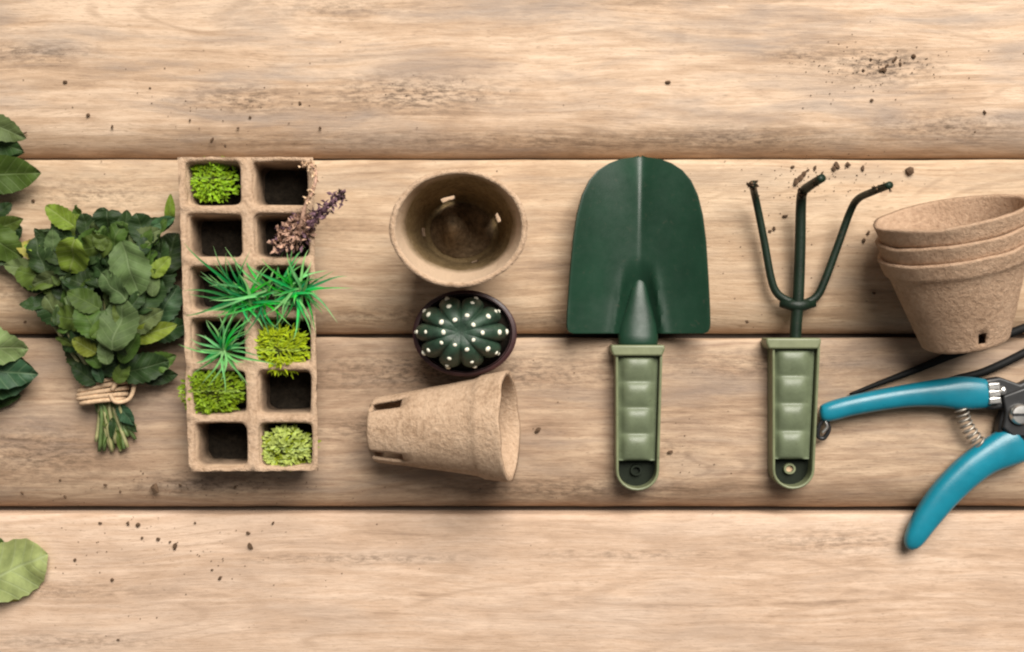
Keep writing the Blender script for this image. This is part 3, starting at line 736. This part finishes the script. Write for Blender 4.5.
# leaves reaching in at the left edge
def sprig_at(name, base, label, leaves, stem, cat='plant'):
    o_ = P(*base); t = thing(name, o_, label, cat)
    sp = smooth_path([P(*q) for q in stem], 5)
    part('stem', tube(sp, [2.0]*len(sp), 7), M['stem'], t, o_)
    for q in leaves: leaf(t, o_, *q)
sprig_at('leafy_sprig', (-70, 172, 0), 'dark green leafy sprig at the top left, across the upper board gap',
  [(2, 128, 34, -25, 44, 'a', 'leaf_grey', 0, 10, .9), (-4, 142, 26, -18, 52, 'c', 'leaf_dark', 2, 0, 1.1), (0, 150, 16, -6, 44, 'c', 'leaf_dark', 0, 0, 1.0), (6, 174, 24, 2, 62, 'c', 'leaf_mid', -2, 12, 1.25), (-4, 184, 10, 14, 50, 'c', 'leaf_dark', 0, 0, 1.0), (-40, 150, 34, 60, 50, 'b', 'leaf_mid', 5, 0, 1), (-46, 186, 30, -60, 50, 'b', 'leaf_dark', 5, 0, 1)],
  [(-110, 190, 8), (-70, 172, 22), (-30, 164, 20), (-14, 166, 20)])
sprig_at('leafy_sprig', (-60, 245, 0), 'small green sprig at the left edge next to the herb bunch',
  [(0, 212, 20, 40, 26, 'a', 'leaf_dark', 0, 0, 1.0), (4, 226, 24, 20, 38, 'c', 'leaf_mid', 4, 10, 1.0), (0, 242, 28, -40, 46, 'b', 'leaf_mid', -4, 0, .9), (-4, 232, 16, 10, 44, 'b', 'leaf_dark', 0, 0, 1.0), (2, 256, 20, -20, 30, 'a', 'leaf_dark', -4, 0, 1.0), (-40, 262, 20, -70, 40, 'b', 'leaf_mid', 0, 0, 1.0)],
  [(-100, 262, 6), (-60, 245, 16), (-30, 238, 18), (-14, 234, 18)])
sprig_at('leafy_sprig', (-70, 372, 0), 'broad blue-green leaves under a pale ribbed leaf at the left edge',
  [(-8, 346, 44, -10, 58, 'b', 'leaf_pale', -6, 16, .8), (-4, 371, 30, -4, 72, 'a', 'leaf_teal', 0, -6, .85), (-12, 384, 18, 8, 76, 'a', 'leaf_teal', 0, -18, .9), (-2, 362, 22, -12, 62, 'a', 'leaf_dark', 0, 0, .8), (-12, 396, 8, 0, 60, 'c', 'leaf_dark', 0, 0, 1.0), (-50, 346, 40, 60, 60, 'b', 'leaf_teal', 0, 0, 1.0)],
  [(-120, 384, 8), (-70, 372, 20), (-40, 368, 22), (-20, 368, 22)])
sprig_at('leafy_sprig', (-30, 580, 0), 'single pale green scalloped leaf at the bottom left corner',
  [(10, 571, 14, 22, 68, 'd', 'leaf_pale', 2, 6, 1.0), (-14, 560, 8, 60, 44, 'b', 'leaf_mid', 0, 0, 1.0), (0, 590, 7, -30, 40, 'a', 'leaf_yellow', 0, 0, .8)],
  [(-80, 604, 4), (-50, 592, 8), (-24, 584, 12), (-14, 580, 13)])

# ------------------------------------------------------------------ cactus
org = P(467, 333, 0)
cac = thing('potted_cactus', org, 'small round ribbed dark green cactus with white tufts in a maroon pot', 'cactus')
PH = 52
part('pot', shift(lathe([(30, 0), (33, 1), (38, PH-14), (39, PH-12), (43, PH-11.5), (44, PH-1), (43, PH), (40, PH), (39, PH-6), (20, PH-7)], 56, 1.13, .94), org), M['maroon'], cac, org, auto=50)
part('soil', shift(lathe([(38.5, PH-6), (30, PH-4), (15, PH-2), (2, PH-1)], 40, 1.13, .94), org), M['soil'], cac, org)
NR = 10; CR, CHT, CZ = 37.5, 40.0, PH-4
coff = Vector((-3, 1, 0))
def cpt(th, ph, crest=False):
    f = abs(math.cos(NR*th/2))**.5
    if crest: f = 1
    rr = CR*math.sin(ph)**.86 if ph < math.pi/2 else CR*(1-.25*(1-math.sin(ph))*2)
    dep = .21*min(1, math.sin(ph)*2.2)
    rr *= 1-dep*(1-f)
    z = CZ + 10 + CHT*math.cos(ph)*.78 - (5*math.exp(-(ph/.22)**2)) - (1-f)*3*math.sin(ph)
    return Vector((rr*math.cos(th)*1.16, rr*math.sin(th)*.92, z)) + coff
V, F = [], []; nth, nph = 160, 22
for j in range(nph+1):
    ph = .06 + (2.2-.06)*j/nph
    for k in range(nth): V.append(org + cpt(2*math.pi*k/nth, ph))
for j in range(nph):
    for k in range(nth): F.append((j*nth+k, (j+1)*nth+k, (j+1)*nth+(k+1) % nth, j*nth+(k+1) % nth))
F.append(tuple(range(nth)))
part('body', (V, F), M['cactus'], cac, org)
bm = bmesh.new(); bmesh.ops.create_icosphere(bm, subdivisions=2, radius=2.7)
for v in bm.verts: v.co *= 1 + .28*noise.noise(v.co*.9)
TV = [v.co.copy() for v in bm.verts]; TF = [tuple(x.index for x in f.verts) for f in bm.faces]; bm.free()
for k in range(0):       # short spines
    d = Vector((math.cos(k*.9)*.8, math.sin(k*.9)*.8, .9)).normalized(); n0 = len(TV)
    s = d.cross(Vector((0, 0, 1))).normalized()*.35
    TV += [d*1.5+s, d*1.5-s, d*6.0]; TF.append((n0, n0+1, n0+2))
tme = meshdata('areole', TV, TF, M['wool'])
for k in range(NR):
    th = 2*math.pi*k/NR
    for q, ph in enumerate((.30, .78, 1.22, 1.62) if k % 2 else (.44, .95, 1.40)):
        p = cpt(th + random.uniform(-.02, .02), ph, True)
        o = link('areole', tme, cac, p, Matrix.Rotation(th, 3, 'Z') @ Matrix.Rotation(ph, 3, 'Y') @ Matrix.Diagonal(Vector((.9, 1, .7))*random.uniform(.65, 1.05)))

# ------------------------------------------------------------------ tool handles
def handle_outline(cx, y0, y1, hw0, hw1, inset=0.0, end=True):
    """picture-pixel outline, from top edge down, rounded bottom"""
    pts = []
    ya = y0 + inset; yb = y1 - inset; r = (hw1 - inset)
    pts.append((cx-(hw0-inset), ya)); pts.append((cx-(hw0-inset)*.5, ya)); pts.append((cx+(hw0-inset)*.5, ya)); pts.append((cx+(hw0-inset), ya))
    for i in range(1, 4): pts.append((cx + (hw0-inset) + (hw1-hw0)*i/4, ya+(yb-r-ya)*i/4))
    ry = r*.92
    for k in range(0, 13):
        a = math.pi*k/12; pts.append((cx + r*math.cos(a), yb-ry + ry*math.sin(a)))
    for i in (3, 2, 1): pts.append((cx - (hw0-inset) - (hw1-hw0)*i/4, ya+(yb-r-ya)*i/4))
    return pts
def tool_handle(root, org, cx, y0, y1, hw0, hw1, lean=0.0, ring_bright=True):
    HH = 25
    def W(pts, h): return [P(p[0] + lean*(p[1]-y0), p[1], h) for p in pts]
    o1 = handle_outline(cx, y0, y1, hw0, hw1); i1 = handle_outline(cx, y0, y1, hw0, hw1, 2.8)
    pod = handle_outline(cx, y0, y1, hw0, hw1, 4.0)
    part('handle_shell', ringprism(W(o1, 12), W(i1, 12), 0.5, HH-3), M['grip'], root, org, bevel=1.6, auto=30)
    part('handle_floor', prism(W(handle_outline(cx, y0, y1, hw0, hw1, 3.5), 6), 1.0, 7), M['grip_dark'], root, org, smooth=False)
    # top flange
    fl = [(cx-hw0-3.5, y0-2), (cx+hw0+3.5, y0-2), (cx+hw0+3.5, y0+3), (cx+hw0+1, y0+9), (cx-hw0-1, y0+9), (cx-hw0-3.5, y0+3)]
    part('handle_collar', prism(W(fl, HH), 0.3, HH), M['grip'], root, org, bevel=2.0, auto=30)
    # ribbed grip pad
    yb = y1 - 29; nx, ny = 16, 80; V, F = [], []
    for j in range(ny+1):
        t = j/ny; y = y0+9 + (yb-y0-9)*t
        hw = (hw0 + (hw1-hw0)*t) - 3.2
        fr = (t*4.0+.02) % 1
        b = (1-abs(2*fr-1)**2.2)*(1.0-.5*fr) if .02 < t < .98 else 0
        for i in range(nx+1):
            u = -1+2*i/nx; inner = max(0, 1-abs(u/.9)**4)
            z = HH-10 + inner*(4.0 + 5.5*b)
            if j == 0 or j == ny: z = HH-8
            V.append(P(cx + u*hw + lean*(y-y0), y, z))
    m = nx+1
    for j in range(ny):
        for i in range(nx): F.append((j*m+i, (j+1)*m+i, (j+1)*m+i+1, j*m+i+1))
    n0 = len(V); per = [i for i in range(m)] + [j*m+nx for j in range(1, ny+1)] + [ny*m+i for i in range(nx-1, -1, -1)] + [j*m for j in range(ny-1, 0, -1)]
    for q in per: V.append(Vector((V[q].x, V[q].y, 6.5)))
    L_ = len(per)
    for a in range(L_): F.append((per[a], per[(a+1) % L_], n0+(a+1) % L_, n0+a))
    part('grip_pad', (V, F), M['grip_pad'], root, org, auto=50)
    # hanging hole boss
    c = P(cx + lean*(y1-18-y0) - (0 if not ring_bright else 1), y1-19, 12)
    part('hanging_hole', shift(lathe([(3.4, 7), (3.4, 11), (5.2, 11), (5.6, 7)], 24, 1.1, 1, close=False), (c.x, c.y, 0)), M['grip'] if ring_bright else M['grip_dark'], root, org, auto=40)
    hv = [Vector((c.x+3.6*math.cos(2*math.pi*k/20), c.y+3.2*math.sin(2*math.pi*k/20), 8.0)) for k in range(20)]
    if ring_bright: part('hole_plug', (hv, [tuple(range(20))]), M['twine'], root, org, smooth=False)

# ------------------------------------------------------------------ trowel
org = P(638, 415, 0)
tro = thing('garden_trowel', org, 'trowel with broad dark green blade and olive ribbed handle', 'trowel')
hwt = [(157, 0), (157.6, 10), (159, 20), (163, 31), (170, 42), (180, 50.5), (195, 57.5), (215, 62.5), (240, 66), (280, 69), (310, 70.8), (324, 71.2), (329, 70.6), (332, 69), (333.5, 65)]
def hw_at(y):
    for (a, b), (c, d) in zip(hwt, hwt[1:]):
        if a <= y <= c: return b + (d-b)*(y-a)/(c-a)
    return hwt[-1][1]
ys = [157, 157.3, 157.6, 158.2, 159, 161, 163, 166.5, 170] + [175+5*i for i in range(29)] + [318, 321, 324, 326.5, 329, 330.5, 332, 333.5]
ys = sorted(set(ys)); V, F = [], []; NU = 44
for y in ys:
    hw = max(hw_at(y), .8); v = (y-157)/176.5
    for i in range(NU+1):
        u = -1 + 2*i/NU; dx = u*hw; a = abs(dx)
        z = 16 - 11*(1-v)**5 - 2*v
        z += 17*(a/71)**2.0 + 12*(1 - math.exp(-((a*a+(.3+9*(1-v)**6)**2)**.5-(.3+9*(1-v)**6))/15))*max(0, (1-v*1.25)) + 4*(a/71)
        # pressed socket ridge
        s = max(0, min(1, (y-258)/40)); s = s*s*(3-2*s)
        wd = 13 + 11*max(0, (y-258)/75)
        if s > 0:
            q = max(0, 1-(dx/wd)**2)
            z += -s*9*q + s*2.5*math.exp(-((a-wd)/5)**2)
        V.append(P(639.5 + dx - .012*(y-240), y, z))
m = NU+1
for j in range(len(ys)-1):
    for i in range(NU): F.append((j*m+i, (j+1)*m+i, (j+1)*m+i+1, j*m+i+1))
bl = part('blade', (V, F), M['enamel'], tro, org)
so = bl.modifiers.new('s', 'SOLIDIFY'); so.thickness = 2.4*S; so.offset = -1
so2 = bl.modifiers.new('b', 'BEVEL'); so2.width = .8*S; so2.segments = 2; so2.limit_method = 'ANGLE'; so2.angle_limit = R(50)
nk = [P(639.5, 274, 6), P(639.5, 283, 8), P(639, 298, 9.5), P(639, 312, 10.5), P(638.5, 325, 11.5), P(638, 336, 12), P(638, 342, 13), P(638, 347, 12)]
part('neck', tube(nk, [(1, .5), (6, 3), (10, 4.5), (14, 6), (18, 7.5), (20, 9), (19.5, 9.5), (19, 9)], 24), M['enamel'], tro, org)
tool_handle(tro, org, 638, 347, 489.5, 23.5, 21.5, -.012, False)

# ------------------------------------------------------------------ hand fork
org = P(794, 415, 0)
frk = thing('hand_fork', org, 'three-tined dark green hand fork with olive ribbed handle and soiled tips', 'hand fork')
sh = smooth_path([P(795, 352, 13), P(796, 325, 14), P(798, 300, 15), P(800, 250, 17), P(801, 205, 22), P(803, 192, 34), P(811, 185, 55), P(822, 178, 78)], 6)
part('tine', tube(sh, [5.8 if i < 12 else 5.8-.06*(i-12) for i in range(len(sh))], 14), M['tine'], frk, org)
lt = smooth_path([P(799, 304, 14), P(788, 301, 14), P(777, 293, 14), P(771, 278, 15), P(764, 240, 17), P(757, 205, 22), P(754, 192, 34), P(752.5, 184, 60)], 6)
part('tine', tube(lt, [4.3-.02*i for i in range(len(lt))], 12), M['tine'], frk, org)
rt = smooth_path([P(795, 304, 14), P(806, 303, 14), P(817, 296, 14), P(825, 280, 15), P(838, 245, 17), P(850, 212, 22), P(858, 199, 36), P(872, 192, 64), P(890, 185, 96)], 6)
part('tine', tube(rt, [4.3-.018*i for i in range(len(rt))], 12), M['tine'], frk, org)
part('weld', tube([P(780, 303, 14), P(798, 306, 15), P(815, 303, 14)], [4, 7, 4], 12), M['tine'], frk, org)
for a_, b_, n_ in ((P(806, 188, 44), P(800, 194, 34), 50), (P(752, 184, 60), P(753, 187, 52), 60), (P(821, 178.5, 76), P(812, 184, 58), 45), (P(889, 185.5, 94), P(868, 194, 58), 40)):
    part('tip_soil', bracts([a_, b_], n_, 1.5, 4.5, 3.6, n_), M['crumb'], frk, org)
tool_handle(frk, org, 794, 340, 488, 24, 21, -.022, True)

# ------------------------------------------------------------------ secateurs
org = P(1005, 418, 0)
sec = thing('secateurs', org, 'open secateurs with teal handles and black body under the pot stack', 'secateurs')
up_h = smooth_path([(820, 414, 14, 4, 4), (823, 413.5, 14, 8, 7), (832, 411, 14, 9.8, 9), (850, 406, 14, 10, 10), (880, 400, 14, 10.5, 10.5), (910, 395.5, 14, 11.5, 11), (940, 393, 14, 14, 11.5), (960, 393, 14, 16.5, 11.5), (982, 393.5, 14, 15, 11), (985, 393.5, 14, 13, 10)], 5)
part('handle', tube([P(*q[:3]) for q in up_h], [(q[3], q[4]) for q in up_h], 22, power=2.5), M['teal'], sec, org)
lo_h = smooth_path([(909.5, 549, 13, 3, 3), (911, 545, 13, 7, 6.5), (915, 537, 13, 10, 9), (925, 520, 13, 12.5, 10.5), (944, 495, 14, 14.5, 11), (966, 473, 14, 15.5, 11.5), (985, 459, 14, 16, 11.5), (1004, 449, 14, 18.5, 11.5), (1018, 443, 14, 19, 11), (1021, 441, 14, 16, 9)], 5)
part('handle', tube([P(*q[:3]) for q in lo_h], [(q[3], q[4]) for q in lo_h], 22, power=2.5), M['teal'], sec, org)
def poly(pts, h): return [P(x, y, h) for x, y in pts]
part('body', prism(poly([(976, 381), (1000, 377), (1020, 384), (1044, 372), (1060, 380), (1052, 410), (1040, 432), (1026, 448), (1012, 444), (998, 434), (1000, 420), (1004, 408), (994, 410), (980, 408)], 18), 6, 19), M['black'], sec, org, bevel=2.5, auto=30)
part('body_plate', prism(poly([(1003, 396), (1024, 388), (1046, 384), (1044, 408), (1030, 436), (1014, 438), (1003, 428), (1006, 412)], 24), 19.2, 24), M['black'], sec, org, bevel=2, auto=30)
part('blade', prism(poly([(1044, 384), (1075, 366), (1110, 352), (1140, 348), (1136, 356), (1110, 374), (1078, 398), (1052, 404)], 12), 10, 14), M['steel'], sec, org, bevel=1, auto=30)
part('counter_blade', prism(poly([(1040, 400), (1070, 404), (1100, 398), (1122, 380), (1126, 388), (1104, 412), (1070, 424), (1040, 420)], 8), 4, 9.5), M['black'], sec, org, bevel=1, auto=30)
# pivot screw with slot
c = P(1021, 414.5, 28)
part('pivot_screw', shift(lathe([(10.5, 23), (10.5, 27), (8.5, 29.5), (1, 30)], 32), (c.x, c.y, 0)), M['steel'], sec, org, auto=40)
part('screw_slot', shift(boxvf(-9, 9, -1.3, 1.3, 29.0, 30.6), (c.x, c.y, 0)), M['black'], sec, org, smooth=False)
# catch: silver block with two grooves and a knob
for i in range(3):
    a, b_ = 988.5+i*.4, 1000.5+i*.5
    y0 = 383.5+i*7.2
    part('catch_rib', prism(poly([(a, y0), (b_, y0-1), (b_+.6, y0+5.6), (a+.4, y0+6.6)], 26), 18.5, 26), M['steel'], sec, org, bevel=1.2, auto=30)
kc = P(1004, 391, 26)
part('catch_knob', shift(lathe([(4.2, 18.5), (4.2, 23), (3, 26), (.5, 27)], 18, .9, 1.1), (kc.x, kc.y, 0)), M['steel'], sec, org, auto=40)
# spring: a flat-coiled volute
V, pts = [], []
p0, p1, p2 = P(961, 408, 14), P(964, 428, 14), P(982, 446, 14)
turns = 8
for i in range(turns*14+1):
    t = i/(turns*14); a = 2*math.pi*turns*t
    c = p0*(1-t)**2 + p1*2*t*(1-t) + p2*t*t
    d = (p1-p0).lerp(p2-p1, t).normalized(); n_ = Vector((-d.y, d.x, 0))
    pts.append(c + n_*math.cos(a)*6.2 + Vector((0, 0, 1))*math.sin(a)*6.2)
part('spring', tube(pts, [1.15]*len(pts), 6), M['dull_steel'], sec, org)
lp = smooth_path([P(826, 420, 13), P(829, 429, 12), P(824, 438, 10), P(818, 436, 10), P(819, 426, 12), P(824, 419, 13)], 6)
part('lock_loop', tube(lp, [2.2]*len(lp), 10), M['black'], sec, org)
lp2 = smooth_path([P(825, 421, 15), P(827, 427, 15), P(822, 433, 14)], 5)
part('lock_wire', tube(lp2, [1.6]*len(lp2), 8), M['steel'], sec, org)

# ------------------------------------------------------------------ black rods under the pots
for (pts, lab) in (([(850, 394.5, 4, 1.6), (880, 383, 5, 2.6), (915, 370, 6, 3.6), (950, 355.5, 7, 4.2), (990, 341, 8, 4.4), (1040, 322, 8, 4.4)], 'thin black rod slanting from the teal handle to the pot stack'),
                   ([(930, 387, 3.4, 2.2), (952, 379.5, 4, 3.2), (980, 373, 5, 4), (1002, 364, 6, 4.2), (1026, 352, 7, 4.2), (1070, 330, 8, 4.2)], 'thin black rod lying between the pot stack and the secateurs')):
    q = smooth_path(pts, 5); o_ = P(pts[0][0], pts[0][1], 0)
    o = thing('black_rod', o_, lab, 'rod', 'thin black rods under the pots')
    part('shaft', tube([P(a, b_, c) for a, b_, c, d in q], [d for a, b_, c, d in q], 10), M['blackrod'], o, o_)

# ------------------------------------------------------------------ soil crumbs
CM = []
for s in range(5):
    bm = bmesh.new(); bmesh.ops.create_icosphere(bm, subdivisions=1, radius=1)
    for v in bm.verts:
        v.co *= 1 + .55*noise.noise(v.co*1.4 + Vector((s*3.1, 0, 0))); v.co.z *= .65
    CM.append(meshdata('soil_crumb', [v.co for v in bm.verts], [tuple(x.index for x in f.verts) for f in bm.faces], M['crumb'], False)); bm.free()
rnd = random.Random(77)
def crumb(x, y, s, label, group):
    me = rnd.choice(CM)
    o = link('soil_crumb', me, None, P(x, y, s*.45) , Matrix.Rotation(rnd.uniform(0, 6.28), 3, 'Z') @ Matrix.Diagonal((s*rnd.uniform(.9, 1.5), s*rnd.uniform(.7, 1.0), s)))
    tag(o, label, 'soil crumb', group)
def crumbs(lst, label, group):
    for (x, y, s) in lst: crumb(x, y, s, label, group)
crumb(910, 171, 4.2, 'largest soil crumb, beyond the right tine of the fork', None)
crumb(155, 488, 4.0, 'large soil crumb below the seedling tray, left of its corner', None)
crumb(538, 430, 2.8, 'lone soil crumb between the lying pot and the trowel', None)
crumb(670, 452, 2.2, 'lone soil crumb just right of the trowel handle', None)
crumb(668, 82, 2.2, 'lone soil crumb on the top board above the trowel', None)
crumbs([(800, 178, 3.6), (796, 182, 4), (804, 174, 2.6), (793, 167, 1.8), (815, 168, 2), (837, 165, 3), (834, 168, 2.4), (848, 164, 2.4), (863, 168, 2.2), (808, 170, 1.5), (785, 216, 2.2), (774, 229, 2), (770, 231, 1.5), (868, 233, 1.8), (864, 240, 2.2), (874, 293, 1.6), (747, 322, 2.0)], 'small dark soil crumb scattered around the fork tines', 'soil crumbs around the fork')
crumbs([(x + rnd.gauss(0, 16), y + rnd.gauss(0, 7), rnd.uniform(.9, 1.9)) for x, y in [(880, 66)]*9] + [(914, 56, 2.6), (884, 70, 2.4), (872, 100, 1.8), (985, 112, 1.8), (975, 132, 1.2)], 'tiny soil crumb on the dark stain at the right of the top board', 'soil crumbs on the top board at right')
crumbs([(65, 82, 2.2), (88, 115, 2), (112, 127, 1.6), (25, 133, 1.6), (212, 140, 2.6), (225, 146, 2), (320, 128, 2.2), (250, 117, 1.6), (300, 103, 1.5), (238, 128, 1.4), (150, 88, 1.2), (190, 120, 1.2), (33, 201, 2)], 'tiny soil crumb on the left half of the top board', 'soil crumbs on the top board at left')
crumbs([(105, 485, 1.8), (120, 492, 1.8), (235, 487, 1.8), (65, 497, 1.8), (22, 493, 2), (180, 485, 1.6), (60, 480, 1.2), (25, 322, 2)], 'tiny soil crumb on the third board below the herbs', 'soil crumbs on the third board')
crumbs([(128, 523, 2.2), (138, 525, 2.4), (175, 546, 2.8), (250, 546, 3.2), (248, 533, 2), (142, 538, 1.6), (158, 539, 1.8), (195, 523, 1.6), (75, 560, 1.6), (112, 580, 1.9), (220, 578, 2), (100, 523, 1.4), (273, 523, 1.6), (170, 542, 1.5), (212, 570, 1.3), (118, 640, 1.5)], 'tiny soil crumb on the bottom board near the pale leaf', 'soil crumbs on the bottom board')

# fine soil dust too small to count
V, F = [], []
for (cx, cy, sx_, sy_, n_) in ((815, 178, 45, 14, 90), (885, 68, 45, 16, 110), (180, 550, 90, 30, 90), (150, 488, 90, 10, 60), (270, 120, 140, 26, 80), (530, 440, 40, 40, 20), (800, 240, 60, 40, 40), (690, 450, 30, 30, 15), (250, 490, 60, 10, 40)):
    for i in range(n_):
        x, y, r = rnd.gauss(cx, sx_), rnd.gauss(cy, sy_), rnd.uniform(.35, .85)
        p = P(x, y, .3); n0 = len(V); a = rnd.random()*6
        V += [p+Vector((math.cos(a+k*2.1)*r*1.3, math.sin(a+k*2.1)*r, -.3)) for k in range(3)] + [p+Vector((0, 0, r*.9))]
        F += [(n0, n0+1, n0+3), (n0+1, n0+2, n0+3), (n0+2, n0, n0+3), (n0, n0+2, n0+1)]
du = link('soil_dust', meshdata('soil_dust', V, F, M['crumb'], False)); du['kind'] = 'stuff'
tag(du, 'fine brown soil dust sprinkled over the boards', 'soil')
